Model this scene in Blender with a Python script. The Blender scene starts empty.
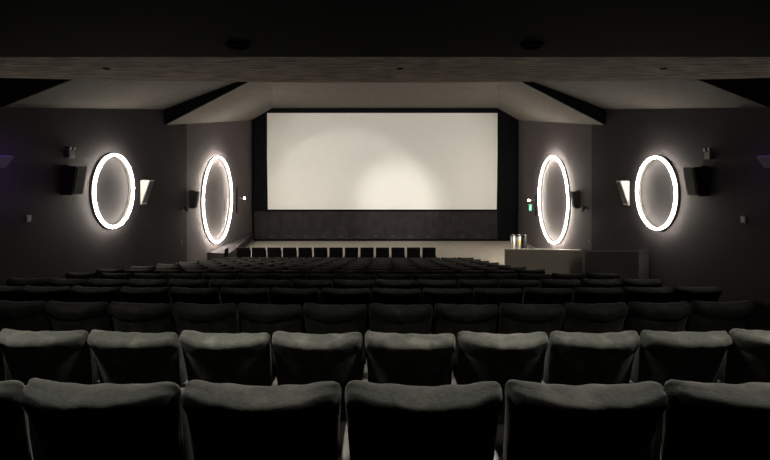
import bpy, bmesh, math, random
from mathutils import Vector, Matrix
random.seed(7)
C = bpy.context.scene.collection
PI = math.pi
EZ = 3.62            # eye height above the flat floor before the screen
F = 500.0            # focal length in pixels at 770 wide
HY = 171.0           # image row of the horizon
W = 6.9              # half width of the hall
YS = 26.0            # distance to the screen wall
P = 0.55             # seat pitch

# ------------------------------------------------------------ materials
def mat(name, col, rough=0.8, metal=0.0, noise=0.0, scale=20.0, bump=0.0, emit=None, estr=0.0,
        sheen=0.0, stretch=None, spec=0.5, noise2=None):
    m = bpy.data.materials.new(name); m.use_nodes = True
    nt = m.node_tree; b = nt.nodes['Principled BSDF']
    b.inputs['Base Color'].default_value = (*col, 1)
    b.inputs['Roughness'].default_value = rough
    b.inputs['Metallic'].default_value = metal
    b.inputs['Specular IOR Level'].default_value = spec
    if sheen:
        b.inputs['Sheen Weight'].default_value = sheen
        b.inputs['Sheen Roughness'].default_value = 0.45
    if emit:
        b.inputs['Emission Color'].default_value = (*emit, 1)
        b.inputs['Emission Strength'].default_value = estr
    if noise or bump:
        tc = nt.nodes.new('ShaderNodeTexCoord'); mp = nt.nodes.new('ShaderNodeMapping')
        if stretch: mp.inputs['Scale'].default_value = stretch
        nt.links.new(tc.outputs['Object'], mp.inputs['Vector'])
        n = nt.nodes.new('ShaderNodeTexNoise'); n.inputs['Scale'].default_value = scale
        n.inputs['Detail'].default_value = 6
        nt.links.new(mp.outputs[0], n.inputs['Vector'])
        if noise:
            r = nt.nodes.new('ShaderNodeValToRGB')
            r.color_ramp.elements[0].position = 0.3; r.color_ramp.elements[1].position = 0.7
            r.color_ramp.elements[0].color = (*[c*(1-noise) for c in col], 1)
            r.color_ramp.elements[1].color = (*[min(1, c*(1+noise)) for c in col], 1)
            nt.links.new(n.outputs['Fac'], r.inputs['Fac'])
            src = r.outputs['Color']
            if noise2:                      # broad worn patches on top of the fine grain
                n2 = nt.nodes.new('ShaderNodeTexNoise'); n2.inputs['Scale'].default_value = noise2[0]
                n2.inputs['Detail'].default_value = 4
                oi = nt.nodes.new('ShaderNodeObjectInfo')
                ad = nt.nodes.new('ShaderNodeVectorMath'); ad.operation = 'ADD'
                nt.links.new(tc.outputs['Object'], ad.inputs[0])
                ml = nt.nodes.new('ShaderNodeMath'); ml.operation = 'MULTIPLY'; ml.inputs[1].default_value = 40
                nt.links.new(oi.outputs['Random'], ml.inputs[0])
                nt.links.new(ml.outputs[0], ad.inputs[1])
                nt.links.new(ad.outputs[0], n2.inputs['Vector'])
                r2 = nt.nodes.new('ShaderNodeValToRGB')
                r2.color_ramp.elements[0].position = 0.50; r2.color_ramp.elements[1].position = 0.68
                r2.color_ramp.elements[0].color = (0, 0, 0, 1)
                r2.color_ramp.elements[1].color = (1, 1, 1, 1)
                nt.links.new(n2.outputs['Fac'], r2.inputs['Fac'])
                mx = nt.nodes.new('ShaderNodeMix'); mx.data_type = 'RGBA'
                nt.links.new(r2.outputs['Color'], mx.inputs['Factor'])
                nt.links.new(src, mx.inputs['A']); mx.inputs['B'].default_value = (*noise2[1], 1)
                src = mx.outputs['Result']
            nt.links.new(src, b.inputs['Base Color'])
        if bump:
            bp = nt.nodes.new('ShaderNodeBump'); bp.inputs['Strength'].default_value = bump
            bp.inputs['Distance'].default_value = 0.01
            nt.links.new(n.outputs['Fac'], bp.inputs['Height'])
            nt.links.new(bp.outputs[0], b.inputs['Normal'])
    return m

M = {}
M['velour'] = mat('seat velour', (0.035, 0.036, 0.031), 0.9, noise=0.22, scale=60, bump=0.25, sheen=0.08, spec=0.1,
                  noise2=(9.0, (0.066, 0.062, 0.053)))
M['velour_dark'] = mat('black seat cloth', (0.012, 0.012, 0.014), 0.9, noise=0.2, scale=60, bump=0.2, sheen=0.1, spec=0.1)
M['shell'] = mat('black seat shell', (0.008, 0.008, 0.009), 0.7, noise=0.15, scale=30, spec=0.2)
M['standard'] = mat('pale painted steel', (0.42, 0.40, 0.34), 0.45, noise=0.05, scale=12)
M['armtop'] = mat('pale worn armrest', (0.072, 0.067, 0.058), 0.5, noise=0.12, scale=25)
M['arm'] = mat('black armrest', (0.015, 0.015, 0.015), 0.55, noise=0.1, scale=30)
M['plinth'] = mat('dark mauve plinth', (0.040, 0.034, 0.036), 0.85, noise=0.08, scale=2, spec=0.2)
M['wallfar'] = mat('mauve wall with light falloff', (0.115, 0.099, 0.103), 0.85, noise=0.06, scale=1.2, bump=0.12, spec=0.25)  # far wall section, lightened in colour for the glow of rings and screen
M['wall'] = mat('dark mauve wall with light falloff', (0.028, 0.0240, 0.0262), 0.85, noise=0.10, scale=1.2, bump=0.12, spec=0.25)  # near wall section, darkened in colour to carry the light falloff
M['wallback'] = mat('black rear wall', (0.008, 0.008, 0.008), 0.95)
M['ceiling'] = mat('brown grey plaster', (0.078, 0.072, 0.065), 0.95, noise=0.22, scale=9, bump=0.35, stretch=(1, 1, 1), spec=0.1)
M['ceilingfar'] = mat('plaster with painted light', (0.135, 0.124, 0.110), 0.95, noise=0.15, scale=6, bump=0.3, spec=0.1)  # far bay: plaster colour raised in place of extra light near the screen
M['soffit'] = mat('coarse plaster', (0.41, 0.335, 0.28), 0.95, noise=0.55, scale=12, bump=1.0, stretch=(0.35, 1.6, 1), spec=0.1)
M['black'] = mat('matt black', (0.0025, 0.0025, 0.003), 0.95, noise=0.1, scale=5, spec=0.05)
M['masking'] = mat('black masking cloth', (0.006, 0.006, 0.007), 0.95, noise=0.15, scale=8, spec=0.05)
M['skirt'] = mat('charcoal skirt cloth', (0.026, 0.023, 0.024), 0.9, noise=0.25, scale=2.5, spec=0.1)
M['screen'] = mat('matt white screen', (0.80, 0.79, 0.745), 0.9, noise=0.01, scale=3, spec=0.1)
M['floor'] = mat('pale stage lino', (0.42, 0.38, 0.33), 0.7, noise=0.08, scale=3, spec=0.3)
M['carpet'] = mat('dark carpet', (0.010, 0.009, 0.009), 0.98, noise=0.3, scale=80, bump=0.3, spec=0.05)
M['partition'] = mat('grey carpeted partition', (0.20, 0.182, 0.158), 0.95, noise=0.15, scale=14, bump=0.2, spec=0.1)
M['partition_dark'] = mat('dark carpeted partition', (0.045, 0.044, 0.042), 0.95, noise=0.15, scale=14, bump=0.2, spec=0.1)
M['cap'] = mat('pale cap rail', (0.30, 0.27, 0.24), 0.6, noise=0.05, scale=8)
M['cap_dark'] = mat('dark cap rail', (0.02, 0.02, 0.02), 0.5)
M['tube'] = mat('glowing ring diffuser', (0.9, 0.9, 0.88), 0.6, emit=(1.0, 0.92, 0.80), estr=80.0)
M['housing'] = mat('white ring housing', (0.22, 0.21, 0.195), 0.5, noise=0.02, scale=5)
M['speaker'] = mat('black speaker cabinet', (0.035, 0.036, 0.034), 0.6, noise=0.15, scale=25)
M['speaker_ringlit'] = mat('speaker cabinet with painted ring light', (0.42, 0.41, 0.38), 0.55, noise=0.08, scale=15)  # pale copy of the black cabinet, ring light put into its colour
M['grille'] = mat('black grille', (0.020, 0.020, 0.020), 0.6, noise=0.35, scale=90, bump=0.4)
M['steel'] = mat('brushed steel', (0.55, 0.55, 0.53), 0.32, metal=1.0, noise=0.06, scale=10, stretch=(1, 1, 12))
M['binlid'] = mat('bin lid black', (0.012, 0.012, 0.012), 0.35)
M['yellow'] = mat('yellow sticker', (0.75, 0.55, 0.05), 0.5)
M['greybox'] = mat('grey plastic', (0.16, 0.16, 0.155), 0.45, noise=0.05, scale=8)
M['lens'] = mat('frosted lens', (0.35, 0.35, 0.33), 0.2)
M['lamp'] = mat('lit lamp glass', (0.9, 0.9, 0.9), 0.4, emit=(1.0, 0.94, 0.85), estr=30.0)
M['exit'] = mat('lit green exit panel', (0.05, 0.5, 0.25), 0.4, emit=(0.06, 0.75, 0.42), estr=0.9)
M['exitmark'] = mat('lit white pictogram', (0.8, 0.9, 0.85), 0.4, emit=(0.8, 1.0, 0.9), estr=0.9)
M['violet'] = mat('lit violet lens', (0.2, 0.05, 0.4), 0.4, emit=(0.35, 0.08, 1.0), estr=0.02)

# ------------------------------------------------------------ helpers
def obj(name, bm, m, parent=None, smooth=False, mats=None):
    me = bpy.data.meshes.new(name)
    bmesh.ops.recalc_face_normals(bm, faces=bm.faces)
    bm.to_mesh(me); bm.free()
    o = bpy.data.objects.new(name, me); C.objects.link(o)
    for x in (mats or [m]): me.materials.append(x)
    if smooth:
        for p in me.polygons: p.use_smooth = True
    if parent: o.parent = parent
    return o

def thing(name, label, cat, loc=(0, 0, 0), rz=0.0, group=None):
    o = bpy.data.objects.new(name, None); C.objects.link(o)
    o.empty_display_size = 0.1
    o.location = loc; o.rotation_euler = (0, 0, rz)
    o['label'] = label; o['category'] = cat
    if group: o['group'] = group
    return o

def tag(o, label, cat, group=None):
    o['label'] = label; o['category'] = cat
    if group: o['group'] = group
    return o

def struct(o):
    o['kind'] = 'structure'; return o

def copy_tree(o, parent=None):
    c = o.copy(); C.objects.link(c)
    if parent: c.parent = parent
    for ch in list(o.children): copy_tree(ch, c)
    return c

def add_box(bm, x0, x1, y0, y1, z0, z1, bevel=0.0, mi=0):
    r = bmesh.ops.create_cube(bm, size=1)
    for v in r['verts']:
        v.co = Vector(((x0+x1)/2+v.co.x*(x1-x0), (y0+y1)/2+v.co.y*(y1-y0), (z0+z1)/2+v.co.z*(z1-z0)))
    fs = set(f for v in r['verts'] for f in v.link_faces)
    for f in fs: f.material_index = mi
    if bevel:
        es = list(set(e for v in r['verts'] for e in v.link_edges))
        bmesh.ops.bevel(bm, geom=es, offset=bevel, segments=2, affect='EDGES', profile=0.5)

def box(*a, **k):
    bm = bmesh.new(); add_box(bm, *a, **k); return bm

def add_prism(bm, pts_a, pts_b, mi=0):
    """solid between two matching outlines"""
    a = [bm.verts.new(p) for p in pts_a]; b = [bm.verts.new(p) for p in pts_b]
    n = len(a)
    fs = [bm.faces.new(a), bm.faces.new(list(reversed(b)))]
    for i in range(n):
        fs.append(bm.faces.new((a[i], b[i], b[(i+1) % n], a[(i+1) % n])))
    for f in fs: f.material_index = mi

def add_cyl(bm, p0, p1, r0, r1=None, seg=20):
    p0 = Vector(p0); p1 = Vector(p1); r1 = r0 if r1 is None else r1
    d = p1-p0; q = d.to_track_quat('Z', 'Y').to_matrix()
    A = []; B = []
    for i in range(seg):
        a = 2*PI*i/seg
        u = q @ Vector((math.cos(a), math.sin(a), 0))
        A.append(bm.verts.new(p0+u*r0)); B.append(bm.verts.new(p1+u*r1))
    for i in range(seg):
        bm.faces.new((A[i], A[(i+1) % seg], B[(i+1) % seg], B[i]))
    bm.faces.new(list(reversed(A))); bm.faces.new(B)

def add_lathe(bm, prof, seg=32):
    rings = []
    for r, z in prof:
        rings.append([bm.verts.new((r*math.cos(2*PI*i/seg), r*math.sin(2*PI*i/seg), z)) for i in range(seg)])
    for a, b in zip(rings, rings[1:]):
        for i in range(seg): bm.faces.new((a[i], a[(i+1) % seg], b[(i+1) % seg], b[i]))
    bm.faces.new(list(reversed(rings[0]))); bm.faces.new(rings[-1])

def ring_section(bm, R, sec, seg=96):
    """sweep a closed section [(radial, out)] round a circle in the local YZ plane, out = local +X"""
    rings = []
    for i in range(seg):
        a = 2*PI*i/seg
        rings.append([bm.verts.new((o, (R+r)*math.cos(a), (R+r)*math.sin(a))) for r, o in sec])
    n = len(sec)
    for i in range(seg):
        A = rings[i]; B = rings[(i+1) % seg]
        for j in range(n): bm.faces.new((A[j], A[(j+1) % n], B[(j+1) % n], B[j]))

ORD = ['first', 'second', 'third', 'fourth', 'fifth', 'sixth', 'seventh', 'eighth', 'ninth', 'tenth', 'eleventh',
       'twelfth', 'thirteenth', 'fourteenth', 'fifteenth', 'sixteenth']

# ------------------------------------------------------------ row table
ROW_D = [1.678] + [1.71 + 1.227*k for k in range(1, 13)] + [17.75]
ROW_Y = [379.5, 331, 303, 287.5, 279, 273.3, 269.4, 266.6, 264.3, 262.3, 260.6, 259, 257.4, 247.3]   # image row of the seat tops, centre
SEAT_H = 0.90
ROW_Z = []
for k in range(14):
    h = (ROW_Y[k]-HY)*(ROW_D[k]+0.04)/F
    ROW_Z.append(EZ-h-SEAT_H)
ROW_Z[13] = 0.0

ARC = [45.0]*3+[70.0]+[140.0]*10      # radius of each curved row
def arc(x, k): return x*x/(2*ARC[k])

# ------------------------------------------------------------ floor
bm = bmesh.new()
NX = 24
xs = [-W + 2*W*i/NX for i in range(NX+1)]
bounds = [None] + [ROW_D[k]-0.45 for k in range(1, 13)]
def strip(y0f, z0, y1f, z1):
    a = [bm.verts.new((x, y0f(x), z0)) for x in xs]; b = [bm.verts.new((x, y1f(x), z1)) for x in xs]
    for i in range(NX): bm.faces.new((a[i], a[i+1], b[i+1], b[i]))
for k in range(13):
    y0 = (lambda x: -2.6) if k == 0 else (lambda x, k=k: ROW_D[k]-0.45+arc(x, k))
    y1 = (lambda x: 17.05+arc(x, 13)) if k == 12 else (lambda x, k=k: ROW_D[k+1]-0.45+arc(x, k+1))
    strip(y0, ROW_Z[k], y1, ROW_Z[k])
    zn = 0.0 if k == 12 else ROW_Z[k+1]
    strip(y1, ROW_Z[k], y1, zn)
struct(obj('floor', bm, M['carpet']))
bm = bmesh.new()
strip(lambda x: 17.05+arc(x, 13), 0, lambda x: YS+0.2, 0)
struct(obj('floor', bm, M['floor']))

# ------------------------------------------------------------ walls
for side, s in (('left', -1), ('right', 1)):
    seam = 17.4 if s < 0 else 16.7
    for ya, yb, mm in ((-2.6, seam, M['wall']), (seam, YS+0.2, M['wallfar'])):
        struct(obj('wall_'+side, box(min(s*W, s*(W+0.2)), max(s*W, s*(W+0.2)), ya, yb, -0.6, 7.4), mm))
struct(obj('wall_front', box(-W, W, YS+0.05, YS+0.25, -0.2, 7.4), M['black']))
struct(obj('wall_back', box(-W, W, -2.8, -2.6, 1.0, 7.4), M['wallback']))
# pale base board strips beside the stage floor
bm = bmesh.new()
add_prism(bm, [(-6.83, YS, 0), (-6.80, YS, 0), (-6.05, 19.9, 0), (-6.08, 19.9, 0)], [(-6.83, YS, 0.07), (-6.80, YS, 0.07), (-6.05, 19.9, 0.07), (-6.08, 19.9, 0.07)])
struct(obj('baseboard_left', bm, M['cap']))
struct(obj('baseboard_right', box(W-0.03, W, 23.0, YS, 0, 0.10), M['cap']))

# ------------------------------------------------------------ ceiling
HC = 3.26   # centre ceiling above the eye
def zz(h): return EZ+h
def quad(bm, pts, mi=0):
    f = bm.faces.new([bm.verts.new(p) for p in pts]); f.material_index = mi; return f
cb = bmesh.new()
Y1, Y2 = 15.65, 9.0
YC = [(YS+0.1, 5.87), (Y1, 3.50), (Y2, 1.5), (3.0, 1.5)]
for (ya, xa), (yb, xb) in zip(YC, YC[1:]):
    quad(cb, [(-xa, ya, zz(HC)), (xa, ya, zz(HC)), (xb, yb, zz(HC)), (-xb, yb, zz(HC))])
for s in (-1, 1):
    def seg(ya, xa, wa, yb, xb, wb):
        n = 8
        for i in range(n):
            for j in range(4):
                def pt(u, v):
                    y = ya+(yb-ya)*u; xc = xa+(xb-xa)*u; hw = wa+(wb-wa)*u
                    return (s*(xc+(W-xc)*v), y, zz(HC+(hw-HC)*v))
                quad(cb, [pt(i/n, j/4), pt((i+1)/n, j/4), pt((i+1)/n, (j+1)/4), pt(i/n, (j+1)/4)])
    seg(YS+0.1, 5.87, 2.65, Y1, 3.50, 1.44)       # bay beside the screen
    seg(Y1, 3.40, 1.93, Y2, 1.5, 1.15)            # middle bay
    seg(Y2, 1.5, 1.75, 3.0, 1.5, 1.3)             # near bay
    # trim faces of the two steps
bmesh.ops.remove_doubles(cb, verts=cb.verts, dist=0.0005)
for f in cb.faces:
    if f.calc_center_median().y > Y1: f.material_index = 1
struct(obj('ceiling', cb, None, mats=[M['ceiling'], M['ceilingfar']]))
n = 1
for s in (-1, 1):
    bm = bmesh.new()
    a = [(s*3.40, Y1, zz(HC)), (s*W, Y1, zz(1.93)), (s*W, Y1, zz(1.44)), (s*3.50, Y1, zz(HC))]
    add_prism(bm, a, [(x, y+0.05, z) for x, y, z in a])
    struct(obj('trim_%d' % n, bm, M['black'])); n += 1
    bm = bmesh.new()
    a = [(s*1.5, Y2, zz(HC)), (s*W, Y2, zz(1.75)), (s*W, Y2, zz(1.15))]
    add_prism(bm, a, [(x, y+0.05, z) for x, y, z in a])
    struct(obj('trim_%d' % n, bm, M['ceiling'])); n += 1
# plaster soffit with a gently bowed front edge, and the black lintel nearer the camera
bm = bmesh.new()
HS = 1.25
N = 32
bot = []; 
def fy(x): return HS*F/(88.5+5.0*min(1.0, abs(x)/5.4)**2)
xs2 = [-W+2*W*i/N for i in range(N+1)]
A = [bm.verts.new((x, 2.7, zz(HS))) for x in xs2]; B = [bm.verts.new((x, fy(x), zz(HS))) for x in xs2]
B2 = [bm.verts.new((x, fy(x), zz(HS+0.25))) for x in xs2]; A2 = [bm.verts.new((x, 2.7, zz(HS+0.25))) for x in xs2]
for i in range(N):
    for U, V in ((A, B), (B, B2), (B2, A2), (A2, A)):
        bm.faces.new((U[i], U[i+1], V[i+1], V[i]))
struct(obj('ceiling', bm, M['soffit']))
bm = bmesh.new()
add_box(bm, -W, W, -2.6, 3.0, zz(114*3.0/F), zz(1.6))
struct(obj('ceiling', bm, M['black']))
bm = bmesh.new()
add_box(bm, -W, W, 2.9, 3.0, zz(HS+0.25), 7.4)
struct(obj('wall_back', bm, M['black']))

# ------------------------------------------------------------ screen, masking, skirt
def px(x, y, D): return ((x-385)*D/F, D, EZ-(y-HY)*D/F)
t = thing('cinema_screen', 'large blank white cinema screen with black masking on the far wall', 'screen', (0, YS, 0))
def sbox(name, x0, y0, x1, y1, d0, d1, m, bevel=0.0):
    a = px(x0, y1, YS); b = px(x1, y0, YS)
    bm = bmesh.new(); add_box(bm, a[0], b[0], d0-YS, d1-YS, a[2], b[2], bevel)
    return obj(name, bm, m, t)
# slightly keystoned projection surface
bm = bmesh.new()
c = [px(267, 113.3, YS), px(497.6, 113.3, YS), px(496.2, 209.3, YS), px(268.4, 209.3, YS)]
add_prism(bm, [(x, -0.12, z) for x, y, z in c], [(x, -0.08, z) for x, y, z in c])
obj('screen_surface', bm, M['screen'], t)
sbox('masking', 253.2, 113.4, 267.6, 209.2, YS-0.16, YS, M['masking'])
sbox('masking', 497.0, 113.4, 517.2, 209.2, YS-0.16, YS, M['masking'])
sbox('masking', 253.2, 108.6, 517.2, 113.3, YS-0.16, YS, M['masking'])
sbox('masking', 253.2, 209.3, 517.2, 211.0, YS-0.20, YS, M['masking'])
sk = thing('stage_skirt', 'charcoal cloth skirt with small vent slots below the white screen', 'panel', (0, YS, 0))
bm = bmesh.new()
pts = []
x0 = px(254.5, 0, YS)[0]; x1 = px(497, 0, YS)[0]
nn = 160
z0 = 0.02; z1 = px(0, 211, YS)[2]
fa = []
for i in range(nn+1):
    x = x0+(x1-x0)*i/nn
    d = -0.10+0.012*math.sin(i*0.9)+0.008*math.sin(i*2.3)
    fa.append((x, d))
lo = [bm.verts.new((x, d, z0)) for x, d in fa]; hi = [bm.verts.new((x, d, z1)) for x, d in fa]
lob = [bm.verts.new((x, 0, z0)) for x, d in fa]; hib = [bm.verts.new((x, 0, z1)) for x, d in fa]
for i in range(nn):
    for U, V in ((lo, hi), (hi, hib), (hib, lob), (lob, lo)):
        bm.faces.new((U[i], U[i+1], V[i+1], V[i]))
obj('cloth', bm, M['skirt'], sk)
for i in range(13):
    xx = x0+0.9+i*(x1-x0-1.8)/12
    obj('vent_slot', box(xx-0.12, xx+0.12, -0.135, -0.08, 0.20, 0.26, bevel=0.008), M['arm'], sk)
obj('bottom_rail', box(x0, x1+1.0, -0.15, -0.02, 0.0, 0.09, bevel=0.01), M['black'], sk)
obj('end_panel', box(x1+0.02, x1+1.02, -0.12, 0, 0.09, z1, bevel=0.01), M['masking'], sk)

# ------------------------------------------------------------ ring lights
def ring_light(s, D, h, R, label, tr=0.029):
    t = thing('ring_light', label, 'wall light', (s*W, D, EZ+h), 0 if s < 0 else PI, 'glowing ring lights on the side walls')
    bm = bmesh.new()
    ring_section(bm, R, [(-0.032, 0.0), (0.032, 0.0), (0.032, 0.07), (-0.032, 0.07)])
    obj('housing', bm, M['housing'], t)
    bm = bmesh.new()
    sec = [(tr*math.cos(2*PI*i/12), 0.10+tr*math.sin(2*PI*i/12)) for i in range(12)]
    ring_section(bm, R, sec)
    obj('light_tube', bm, M['tube'], t, smooth=True)
    return t
ring_light(-1, 12.60, -0.500, 0.905, 'smaller glowing ring light on the left wall, between two wedge speakers')
ring_light(-1, 20.45, -1.168, 1.73, 'tall glowing ring light on the left wall, nearest the screen', 0.030)
ring_light(1, 20.35, -1.168, 1.75, 'tall glowing ring light on the right wall, above the low partition', 0.030)
ring_light(1, 12.60, -0.555, 0.90, 'smaller glowing ring light on the right wall, between two wedge speakers')

# ------------------------------------------------------------ wall speakers
def speaker(s, D0, D1, top, bot, dt, db, label, name='wall_speaker', cat='speaker', lit=False):
    """wedge cabinet: depth dt off the wall at its top, db at its bottom; front face slants down"""
    h = top-bot
    t = thing(name, label, cat, (s*W, D0, EZ+bot), 0, 'surround speakers on the side walls')
    g = -s
    L = D1-D0
    bm = bmesh.new()
    a = [(g*0.0, 0, 0), (g*db, 0, 0), (g*dt, 0, h), (g*0.0, 0, h)]
    b = [(g*0.0, L, 0), (g*db, L, 0), (g*dt, L, h), (g*0.0, L, h)]
    add_prism(bm, a, b)
    es = list(bm.edges); bmesh.ops.bevel(bm, geom=es, offset=0.008, segments=2, affect='EDGES')
    obj('cabinet', bm, M['speaker_ringlit'] if lit else M['speaker'], t)
    bm = bmesh.new()
    def fp(v, y, o):
        return (g*(db+(dt-db)*v+o), y, h*v)
    a = [fp(0.06, 0.04, 0.004), fp(0.06, L-0.04, 0.004), fp(0.94, L-0.04, 0.004), fp(0.94, 0.04, 0.004)]
    b = [fp(0.06, 0.04, 0.022), fp(0.06, L-0.04, 0.022), fp(0.94, L-0.04, 0.022), fp(0.94, 0.04, 0.022)]
    add_prism(bm, a, b)
    obj('grille', bm, M['grille'], t)
    obj('mounting_bracket', box(-0.01 if g > 0 else -0.10, 0.10 if g > 0 else 0.01, L*0.3, L*0.7, h, h+0.03), M['arm'], t)
    return t
for s, nm in ((-1, 'left'), (1, 'right')):
    dy = 0.0 if s < 0 else -0.02
    speaker(s, 10.62, 11.02, 0.10+dy, -0.51+dy, 0.34, 0.24,
            'dark wedge speaker on the %s wall, on the camera side of the smaller ring light' % nm)
    speaker(s, 14.1, 14.42, -0.26+dy, -0.95+dy, 0.25, 0.02,
            'wedge speaker with bright lit side on %s wall, beyond the smaller ring light' % nm, lit=True)
    speaker(s, 17.65, 17.9, -0.72, -1.32, 0.26, 0.17,
            'small dark speaker on the %s wall beside the tall ring light' % nm)

# ------------------------------------------------------------ small spotlights beside the far speakers
for s, nm in ((-1, 'left'), (1, 'right')):
    g = -s
    t = thing('spotlight', 'small black spotlight on the %s wall next to the small dark speaker' % nm, 'light',
              (s*W, 17.0, EZ-1.27), 0, 'small wall spotlights')
    bm = bmesh.new(); add_box(bm, min(0, g*0.03), max(0, g*0.03), -0.05, 0.05, -0.06, 0.06, 0.004)
    add_cyl(bm, (g*0.03, 0, 0), (g*0.12, 0, 0), 0.015)
    obj('bracket', bm, M['arm'], t)
    bm = bmesh.new(); add_cyl(bm, (g*0.13, -0.02, 0.06), (g*0.22, -0.10, -0.09), 0.075, 0.030)
    obj('lamp_head', bm, M['speaker'], t)

# ------------------------------------------------------------ emergency lamps (box with two heads) high on the walls
for s, nm, x, y in ((-1, 'left', 67.5, 154.5), (1, 'right', 711.5, 156.0)):
    D = W*F/abs(x-385); g = -s
    t = thing('emergency_light', 'small grey emergency lamp box high on the %s wall above the dark wedge speaker' % nm, 'light',
              (s*W, D, EZ-(y-HY)*D/F), 0, 'emergency lamps on the side walls')
    obj('battery_box', box(min(0, g*0.10), max(0, g*0.10), -0.09, 0.09, -0.07, 0.08, bevel=0.008), M['greybox'], t)
    for k in (-1, 1):
        bm = bmesh.new()
        add_cyl(bm, (g*0.05, k*0.07, 0.08), (g*0.05, k*0.07, 0.12), 0.012, seg=10)
        add_cyl(bm, (g*0.02, k*0.07, 0.15), (g*0.11, k*0.07, 0.13), 0.032, 0.045, seg=16)
        hd = obj('lamp_head', bm, M['greybox'], t)
        bm = bmesh.new(); add_cyl(bm, (g*0.11, k*0.07, 0.13), (g*0.116, k*0.07, 0.129), 0.038, seg=16)
        obj('lens', bm, M['lens'], hd)

# ------------------------------------------------------------ wall lamps on a bar near the screen, green exit sign
for s, nm, xb, xl, yl, y0, y1 in ((-1, 'left', 236.3, 244.4, 198.2, 187, 213), (1, 'right', 536.5, 528.8, 200.3, 195, 216)):
    D = W*F/abs(xb-385); g = -s
    zl = EZ-(yl-HY)*D/F
    t = thing('wall_lamp', 'tiny lit lamp on a short arm and dark bar, %s wall near the screen' % nm, 'lamp',
              (s*W, D, zl), 0, 'tiny lit lamps near the screen')
    zt = EZ-(y0-HY)*D/F-zl; zb = EZ-(y1-HY)*D/F-zl
    obj('wall_bar', box(min(0, g*0.05), max(0, g*0.05), -0.03, 0.03, zb, zt, bevel=0.006), M['masking'], t)
    Xl = (abs(xl-385))*D/F
    bm = bmesh.new(); add_cyl(bm, (g*0.04, 0, 0.0), (g*(W-Xl-0.05), 0, 0.0), 0.018, seg=10)
    add_cyl(bm, (g*(W-Xl-0.16), 0, 0.0), (g*(W-Xl-0.05), 0, 0.0), 0.05, seg=14)
    obj('arm', bm, M['arm'], t)
    bm = bmesh.new(); bmesh.ops.create_uvsphere(bm, u_segments=16, v_segments=10, radius=0.048)
    bmesh.ops.translate(bm, verts=bm.verts, vec=(g*(W-Xl), 0, 0))
    obj('bulb', bm, M['lamp'], t, smooth=True)
D = W*F/(531.5-385)
t = thing('exit_sign', 'small green lit exit sign on the right wall under the tiny lamp', 'sign', (W, D, EZ-(207.5-HY)*D/F))
obj('sign_box', box(-0.14, 0, -0.05, 0.05, -0.16, 0.16, bevel=0.008), M['greybox'], t)
obj('sign_face', box(-0.125, -0.015, -0.062, -0.05, -0.145, 0.145), M['exit'], t)
bm = bmesh.new()
add_cyl(bm, (-0.07, -0.062, 0.06), (-0.07, -0.066, 0.06), 0.018, seg=12)
add_box(bm, -0.085, -0.055, -0.066, -0.062, -0.03, 0.035)
add_box(bm, -0.098, -0.082, -0.066, -0.062, -0.08, -0.02)
add_box(bm, -0.06, -0.044, -0.066, -0.062, -0.08, -0.02)
obj('pictogram', bm, M['exitmark'], t)

# ------------------------------------------------------------ violet sconces at the frame edges
for s, nm in ((-1, 'left'), (1, 'right')):
    g = -s
    D = 8.88
    t = thing('wall_sconce', 'dark tapered sconce with violet glow at the camera end of the %s wall' % nm, 'wall light',
              (s*W, D, EZ+0.05), 0, 'dark violet wall sconces')
    bm = bmesh.new()
    a = [(0, -0.25, 0.21), (g*0.17, -0.20, 0.21), (g*0.17, 0.20, 0.21), (0, 0.25, 0.21)]
    b = [(0, -0.12, 0), (g*0.10, -0.08, 0), (g*0.10, 0.08, 0), (0, 0.12, 0)]
    add_prism(bm, a, b)
    obj('shade', bm, M['speaker'], t)
    obj('lens', box(min(0.02*g, g*0.15), max(0.02*g, g*0.15), -0.17, 0.17, 0.21, 0.222), M['violet'], t)

# ------------------------------------------------------------ small wall boxes
for s, nm, x, y, sz, what in ((-1, 'left', 27.5, 218.5, 0.065, 'small pale switch box low on the left wall, nearest the camera'),
                        (1, 'right', 744.5, 219.5, 0.065, 'small pale switch box low on the right wall, nearest the camera'),
                        (1, 'right', 589.5, 241.5, 0.04, 'tiny pale socket low on the right wall above the low partition'),
                        (-1, 'left', 180.8, 242, 0.04, 'tiny pale socket low on the left wall before the tall ring light')):
    D = W*F/abs(x-385); g = -s
    t = thing('wall_socket', what, 'socket', (s*W, D, EZ-(y-HY)*D/F), 0, 'small wall boxes')
    obj('back_plate', box(min(0, g*0.03), max(0, g*0.03), -sz, sz, -sz, sz, bevel=0.004), M['greybox'], t)
    obj('insert', box(min(g*0.03, g*0.038), max(g*0.03, g*0.038), -sz*0.5, sz*0.5, -sz*0.5, sz*0.5), M['lens'], t)

# ------------------------------------------------------------ low partitions on the right
t = thing('low_partition', 'grey curved low partition beside the right end of the seat rows', 'partition', (0, 0, 0))
bm = bmesh.new(); cm = bmesh.new()
nn = 20
pl = []
for i in range(nn+1):
    u = i/nn
    x = 4.29+(W-0.02-4.29)*u
    y = 17.88-0.35*u*u + 0.0
    pl.append((x, y, EZ-2.79+0.02*u))
def sweep(bmh, th, zlo, zhi):
    rows = []
    for x, y, zt in pl:
        rows.append([bmh.verts.new(v) for v in ((x, y-th/2, zlo(zt)), (x, y+th/2, zlo(zt)), (x, y+th/2, zhi(zt)), (x, y-th/2, zhi(zt)))])
    for a, b in zip(rows, rows[1:]):
        for j in range(4): bmh.faces.new((a[j], a[(j+1) % 4], b[(j+1) % 4], b[j]))
    bmh.faces.new(rows[0]); bmh.faces.new(list(reversed(rows[-1])))
sweep(bm, 0.14, lambda z: 0.0, lambda z: z-0.03)
sweep(cm, 0.17, lambda z: z-0.03, lambda z: z)
obj('panel', bm, M['partition'], t); obj('cap_rail', cm, M['cap'], t)
t = thing('low_partition', 'darker low partition with black cap running along the right wall', 'partition', (0, 0, 0))
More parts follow.
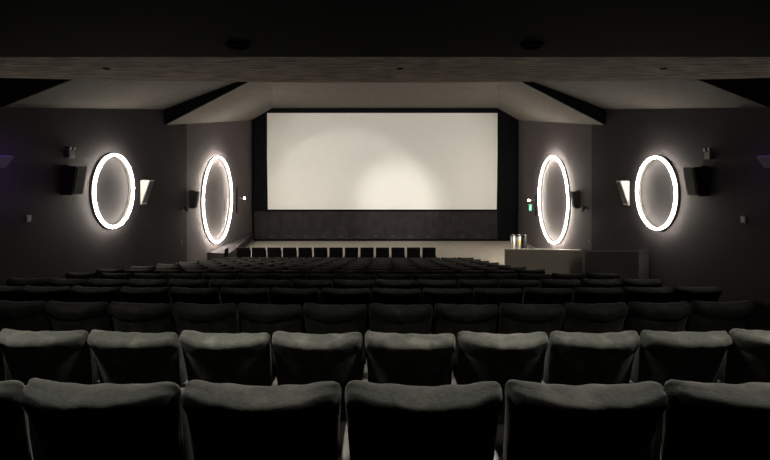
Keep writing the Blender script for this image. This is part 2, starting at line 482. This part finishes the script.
def wallseg(bmh, xa, xb, yl, lo, hi):
    rows = []
    for y in yl:
        rows.append([bmh.verts.new(v) for v in ((xa, y, lo(y)), (xb, y, lo(y)), (xb, y, hi(y)), (xa, y, hi(y)))])
    for a, b in zip(rows, rows[1:]):
        for j in range(4): bmh.faces.new((a[j], a[(j+1) % 4], b[(j+1) % 4], b[j]))
    bmh.faces.new(rows[0]); bmh.faces.new(list(reversed(rows[-1])))
def topz(y): return EZ-(250.2-HY)*y/F
bm = bmesh.new(); wallseg(bm, 6.62, W-0.01, [16.55, 15.5, 14.5, 13.5, 13.05], lambda y: topz(y)-1.25, lambda y: topz(y)-0.05)
obj('panel', bm, M['partition_dark'], t)
bm = bmesh.new(); wallseg(bm, 6.59, W-0.01, [16.58, 15.5, 14.5, 13.5, 13.02], lambda y: topz(y)-0.05, lambda y: topz(y))
obj('cap_rail', bm, M['cap_dark'], t)

# ------------------------------------------------------------ twin steel bins behind the partition
def bin_(x, y, label, sticker, k, dark=False):
    t = thing('waste_bin', label, 'bin', (x, y, 0), k, 'waste bins by the screen')
    r = 0.112
    bm = bmesh.new(); add_lathe(bm, [(r-0.01, 0.0), (r, 0.02), (r, 0.80), (r-0.006, 0.82)])
    body = obj('body', bm, M['binlid' if dark else 'steel'], t, smooth=False)
    for p in body.data.polygons: p.use_smooth = len(p.vertices) == 4
    bm = bmesh.new(); add_lathe(bm, [(r+0.006, 0.82), (r+0.008, 0.85), (r-0.02, 0.875), (r-0.05, 0.88)])
    obj('rim', bm, M['binlid'], t)
    bm = bmesh.new(); add_lathe(bm, [(r-0.052, 0.88), (r-0.06, 0.895), (0.02, 0.90)])
    obj('flap', bm, M['steel'], t)
    bm = bmesh.new(); add_lathe(bm, [(r+0.004, 0.0), (r+0.004, 0.03)])
    obj('base_ring', bm, M['binlid'], t)
    if sticker:
        bm = bmesh.new()
        a = []; b = []
        for i in range(9):
            an = -PI/2+0.15+(i-4)*0.085
            a.append(an)
        for i in range(8):
            for zz0, zz1 in ((0.47, 0.67),):
                q = [((r+0.004)*math.cos(a[i]), (r+0.004)*math.sin(a[i]), zz0), ((r+0.004)*math.cos(a[i+1]), (r+0.004)*math.sin(a[i+1]), zz0),
                     ((r+0.004)*math.cos(a[i+1]), (r+0.004)*math.sin(a[i+1]), zz1), ((r+0.004)*math.cos(a[i]), (r+0.004)*math.sin(a[i]), zz1)]
                quad(bm, q)
        obj('sticker', bm, M['yellow'], t)
    return t
YB = 21.5
bin_(5.50, YB, 'leftmost plain steel waste bin standing behind the grey low partition', False, 0)
bin_(5.74, YB, 'steel waste bin with a yellow sticker behind the grey low partition', True, 0)
bin_(5.98, YB, 'black waste bin at the right of the two steel bins', False, 0, True)

# ------------------------------------------------------------ narrow black stand at the left wall
t = thing('folded_board', 'narrow black board standing edge-on by the left wall beside the front row', 'board', ((224.5-385)*18.9/F, 18.9, 0))
bm = bmesh.new()
a = [(-0.08, 0, 0.02), (0.06, 0, 0.02), (0.05, 0, 0.62), (0.02, 0, 0.68)]
add_prism(bm, a, [(x, 0.30, z) for x, y, z in a]); obj('panel', bm, M['masking'], t)
obj('foot', box(-0.13, 0.09, -0.02, 0.32, 0, 0.03, bevel=0.005), M['arm'], t)
# low splayed plinth that closes the corner between the left wall and the stage floor
bm = bmesh.new()
a = [(-W, YS, 0), (-6.83, YS, 0), (-6.08, 19.9, 0), (-6.08, 19.4, 0), (-W, 19.4, 0)]
add_prism(bm, a, [(x, y, 0.42 if x > -6.85 else 0.45) for x, y, z in a]); struct(obj('trim_5', bm, M['plinth']))

# ------------------------------------------------------------ seats
def smooth(a, b, x):
    u = max(0.0, min(1.0, (x-a)/(b-a))); return u*u*(3-2*u)
def backrest_mesh(variant):
    rnd = random.Random(100+variant)
    ph = [rnd.uniform(0, 6.28) for _ in range(8)]
    skew = rnd.uniform(-0.007, 0.007)
    sag = rnd.uniform(0.003, 0.010)
    bm = bmesh.new()
    NXs = 37
    zt0 = 0.900
    us = []
    for i in range(NXs):
        u = -1+2*i/(NXs-1); us.append(math.sin(u*PI/2)*0.45+u*0.55)
    ring = []
    for u in us:
        e = abs(u)
        T = 0.158-0.082*e**2.2                                  # thick in the middle, slim at the sides
        side = math.sqrt(max(0.0, 1-((e-0.90)/0.10)**2)) if e > 0.90 else 1.0
        crn = 0.030*(1-math.sqrt(max(0.0, 1-((e-0.86)/0.14)**2))) if e > 0.86 else 0.0   # rounded top corners
        yf = 0.045+0.030*e*e                                    # front face wraps forward
        prof = [(yf+0.030, 0.34), (yf+0.028, 0.45), (yf+0.022, 0.56), (yf+0.014, 0.67), (yf+0.006, 0.77), (yf, 0.845)]
        # rounded front top edge
        for a in (15, 40, 65, 90): prof.append((yf-0.030+0.030*math.cos(math.radians(a)), zt0-0.030+0.030*math.sin(math.radians(a))))
        yb = yf-T
        for q in (0.3, 0.6, 0.85): prof.append((yf-0.030+(yb+0.034-yf+0.030)*q, zt0-0.018*q*q))
        for a in (68, 45, 20, -5, -35): prof.append((yb+0.034-0.034*math.cos(math.radians(a)), zt0-0.014-0.034+0.034*math.sin(math.radians(a))))
        # fall of the roll, a gathered crease, then the flat undercut back
        roll = 0.030+0.030*(1-e*e)
        prof += [(yb+0.014, zt0-0.066-roll*0.5), (yb+0.026, zt0-0.068-roll), (yb+0.034, zt0-0.076-roll), (yb+0.034, zt0-0.085-roll),
                 (yb+0.046, 0.72), (yb+0.062, 0.62), (yb+0.076, 0.52), (yb+0.086, 0.43), (yb+0.090, 0.34)]
        ym = (yf+yb)/2+0.02
        col = []
        for j, (y, z) in enumerate(prof):
            v = (z-0.34)/0.56
            hw = 0.246+0.022*smooth(0.25, 1, v)
            yy = ym+(y-ym)*(0.30+0.70*side)
            topw = smooth(0.70, 1.0, v)
            zt = z+topw*(sag*e**2.5-0.004+skew*u-crn)
            wob = 0.0016*math.sin(5*u+ph[0]+7*v)+0.0013*math.sin(11*u+ph[1]-9*v)+0.0012*math.sin(17*u+ph[2]+15*v)
            col.append(bm.verts.new((u*hw, yy-0.02+wob+0.085*max(0.0, 0.84-z)/0.5, zt+wob*0.8)))
        ring.append(col)
    n = len(ring[0])
    for a, b in zip(ring, ring[1:]):
        for j in range(n): bm.faces.new((a[j], a[(j+1) % n], b[(j+1) % n], b[j]))
    bm.faces.new(ring[0]); bm.faces.new(list(reversed(ring[-1])))
    return bm
def square_back_mesh():
    bm = bmesh.new()
    add_box(bm, -0.236, 0.236, -0.055, 0.045, 0.36, 0.905, bevel=0.022)
    for v in bm.verts:
        v.co.y += 0.03*(v.co.x/0.236)**2 - 0.05*(v.co.z-0.36)
    return bm

def mesh_of(bm, m, smooth_=True):
    me = bpy.data.meshes.new('m'); bmesh.ops.recalc_face_normals(bm, faces=bm.faces); bm.to_mesh(me); bm.free()
    me.materials.append(m)
    if smooth_:
        for p in me.polygons: p.use_smooth = len(p.vertices) <= 4
    return me
def cushion_mesh():
    bm = bmesh.new()     # tipped-up seat pad
    add_box(bm, -0.225, 0.225, 0.09, 0.19, 0.40, 0.80, bevel=0.03)
    for v in bm.verts: v.co.y += 0.04+0.20*(0.80-v.co.z)
    return bm
def frame_mesh(x):
    bm = bmesh.new()
    a = [(x-0.014, 0.02, 0), (x-0.014, 0.34, 0), (x-0.014, 0.34, 0.03), (x-0.014, 0.24, 0.08), (x-0.014, 0.30, 0.45), (x-0.014, 0.34, 0.514), (x-0.014, 0.10, 0.514), (x-0.014, 0.02, 0.30), (x-0.014, 0.08, 0.08), (x-0.014, 0.02, 0.03)]
    add_prism(bm, a, [(x+0.014, y, z) for _, y, z in a])
    return bm
def arm_mesh(x):
    bm = bmesh.new(); add_box(bm, x-0.020, x+0.020, 0.10, 0.45, 0.515, 0.55, bevel=0.010); return bm
backs = [mesh_of(backrest_mesh(i), M['velour']) for i in range(5)]
for i, m in enumerate(backs): m.name = 'backrest'
sq = mesh_of(square_back_mesh(), M['velour_dark']); sq.name = 'backrest'
cush = mesh_of(cushion_mesh(), M['velour']); cush.name = 'seat_cushion'
cushd = mesh_of(cushion_mesh(), M['velour_dark']); cushd.name = 'seat_cushion'
frL = mesh_of(frame_mesh(-P/2), M['standard'], False); frR = mesh_of(frame_mesh(P/2), M['standard'], False)
frD = mesh_of(frame_mesh(-P/2), M['arm'], False); frDR = mesh_of(frame_mesh(P/2), M['arm'], False)
arL = mesh_of(arm_mesh(-P/2), M['armtop']); arR = mesh_of(arm_mesh(P/2), M['armtop'])
for m in (frL, frR, frD, frDR): m.name = 'side_frame'
for m in (arL, arR): m.name = 'armrest'

def child(name, me, parent):
    o = bpy.data.objects.new(name, me); C.objects.link(o); o.parent = parent; return o
def seat(x, y, z, rz, label, group, back, last, dark=False, front=False):
    t = thing('cinema_chair', label, 'seat', (x, y, z), rz, group)
    child('backrest', back, t)
    child('seat_cushion', cushd if front else cush, t)
    child('armrest', arL, t)
    child('side_frame', frD if front else frL, t)
    if last:
        child('armrest', arR, t); child('side_frame', frDR if front else frR, t)
    return t

OFF = [-0.26, -0.23, -0.26, -0.27, -0.25, -0.24] + [0.33]*7 + [0.34]
# visible seat index ranges: seat i spans gap i .. i+1
LO = [-3, -5, -6, -9, -9, -9] + [-10]*7 + [-10]
HI = [2, 4, 6, 6, 6, 6] + [4]*7 + [2]
rr = random.Random(5)
rowname = ['the nearest row'] + ['the %s row from the camera' % ORD[k] for k in range(1, 13)] + ['the front row']
for k in range(14):
    lo, hi = LO[k], HI[k]
    D = ROW_D[k]
    ex = 1 if k < 2 else 0
    for i in range(lo-ex, hi+1+ex):
        x = (OFF[k]+i+0.5)*P
        vis = i-lo
        if k == 13:
            label = 'square-backed black seat %s from left in the separate front row before the screen' % ORD[vis]
            grp = 'front row seats'
        else:
            if k == 0: label = 'dark grey velour cinema seat, %s from left edge in the row nearest the camera' % ORD[vis]
            elif k in (1, 2): label = 'dark grey cinema seat, %s from left edge in the %s row from the camera' % (ORD[vis], ORD[k])
            else: label = 'dark grey cinema seat, %s from left in the %s row from the camera' % (ORD[vis], ORD[k])
            grp = 'cinema seats in '+rowname[k]
        if i < lo or i > hi:
            label = 'dark grey seat past the %s edge of view, %s row from the camera' % ('left' if i < lo else 'right', ORD[k])
        if k < 13:
            y = D+arc(x, k); rz = math.atan2(x, ARC[k])+math.radians(rr.uniform(-1.2, 1.2)); bk = backs[rr.randrange(5)]
        else:
            y = D; rz = 0; bk = sq
        t = seat(x, y, ROW_Z[k], rz, label, grp, bk, i == hi+ex, front=(k == 13))

# ------------------------------------------------------------ lights
def light(name, kind, loc, energy, col=(1, 1, 1), target=None, **kw):
    l = bpy.data.lights.new(name, kind); l.energy = energy; l.color = col
    for a, v in kw.items(): setattr(l, a, v)
    o = bpy.data.objects.new(name, l); C.objects.link(o); o.location = loc
    if target is not None:
        o.rotation_euler = (Vector(target)-Vector(loc)).to_track_quat('-Z', 'Y').to_euler()
    return o
# projector wash and the spot pool on the screen
light('projector_wash', 'SPOT', (0.0, 7.9, EZ+2.95), 2800, (1.0, 0.97, 0.93), (0.0, YS, EZ+0.4), spot_size=math.radians(44), spot_blend=0.6, shadow_soft_size=0.05)
light('screen_spot', 'SPOT', (-1.6, 8.6, EZ+2.95), 5000, (1.0, 0.95, 0.88), (0.72, YS, EZ-1.75), spot_size=math.radians(18), spot_blend=0.9, shadow_soft_size=0.05)
light('screen_spot', 'SPOT', (-1.9, 8.6, EZ+2.95), 1500, (1.0, 0.95, 0.88), (-1.9, YS, EZ-2.2), spot_size=math.radians(30), spot_blend=0.25, shadow_soft_size=0.05)
# downlights recessed in the black soffit above the nearest rows
zl = zz(114*3.0/F)
for i, x in enumerate((-2.4, -0.8, 0.8, 2.4)):
    t = thing('downlight', 'round recessed downlight in the black soffit above the nearest rows', 'light', (x, 2.72, zl), 0, 'recessed soffit downlights')
    bm = bmesh.new(); ring_section(bm, 0.05, [(0, -0.012), (0.012, -0.012), (0.012, 0.0), (0, 0.0)], 24)
    bmesh.ops.rotate(bm, verts=bm.verts, cent=(0, 0, 0), matrix=Matrix.Rotation(PI/2, 3, 'Y').inverted())
    obj('trim_ring', bm, M['black'], t)
    light('downlight_lamp', 'SPOT', (x, 2.72, zl-0.02), 370, (1.0, 0.97, 0.87), (x, 2.72-0.21*zl, 0), spot_size=math.radians(120), spot_blend=1.0, shadow_soft_size=0.25)
for i, x in enumerate((-3.4, 0.18, 3.4)):
    t = thing('downlight', 'tiny recessed downlight in the brown plaster soffit, %s of three' % ('left', 'middle', 'right')[i], 'light', (x, 6.1, EZ+HS), 0, 'plaster soffit downlights')
    bm = bmesh.new(); ring_section(bm, 0.035, [(0, -0.008), (0.008, -0.008), (0.008, 0.0), (0, 0.0)], 24)
    bmesh.ops.rotate(bm, verts=bm.verts, cent=(0, 0, 0), matrix=Matrix.Rotation(PI/2, 3, 'Y').inverted())
    obj('trim_ring', bm, M['ceiling'], t)
    light('downlight_lamp', 'SPOT', (x, 6.1, EZ+HS-0.02), 65, (1.0, 0.97, 0.87), (x, 5.2, 0), spot_size=math.radians(110), spot_blend=1.0, shadow_soft_size=0.15)
for s in (-1, 1):
    light('violet_lamp', 'SPOT', (s*(W-1.1), 8.2, EZ+0.2), 34 if s < 0 else 10, (0.48, 0.15, 1.0), (s*W, 8.9, EZ+0.0), spot_size=math.radians(84), spot_blend=1.0, shadow_soft_size=0.1)

# ------------------------------------------------------------ camera, world
cam = bpy.data.cameras.new('camera'); co = bpy.data.objects.new('camera', cam); C.objects.link(co)
co.location = (0, 0, EZ); co.rotation_euler = (PI/2, 0, 0)
cam.sensor_fit = 'HORIZONTAL'; cam.sensor_width = 36; cam.lens = F/770*36
cam.shift_y = -(230-HY)/770
cam.clip_start = 0.02; cam.clip_end = 100
bpy.context.scene.camera = co
w = bpy.data.worlds.new('w'); bpy.context.scene.world = w; w.use_nodes = True
w.node_tree.nodes['Background'].inputs[0].default_value = (0.0, 0.0, 0.0, 1)
vs = bpy.context.scene.view_settings
bpy.context.scene.display_settings.display_device = 'sRGB'
vs.view_transform = 'Standard'; vs.look = 'None'; vs.exposure = 0.0; vs.gamma = 1.0; vs.use_curve_mapping = False
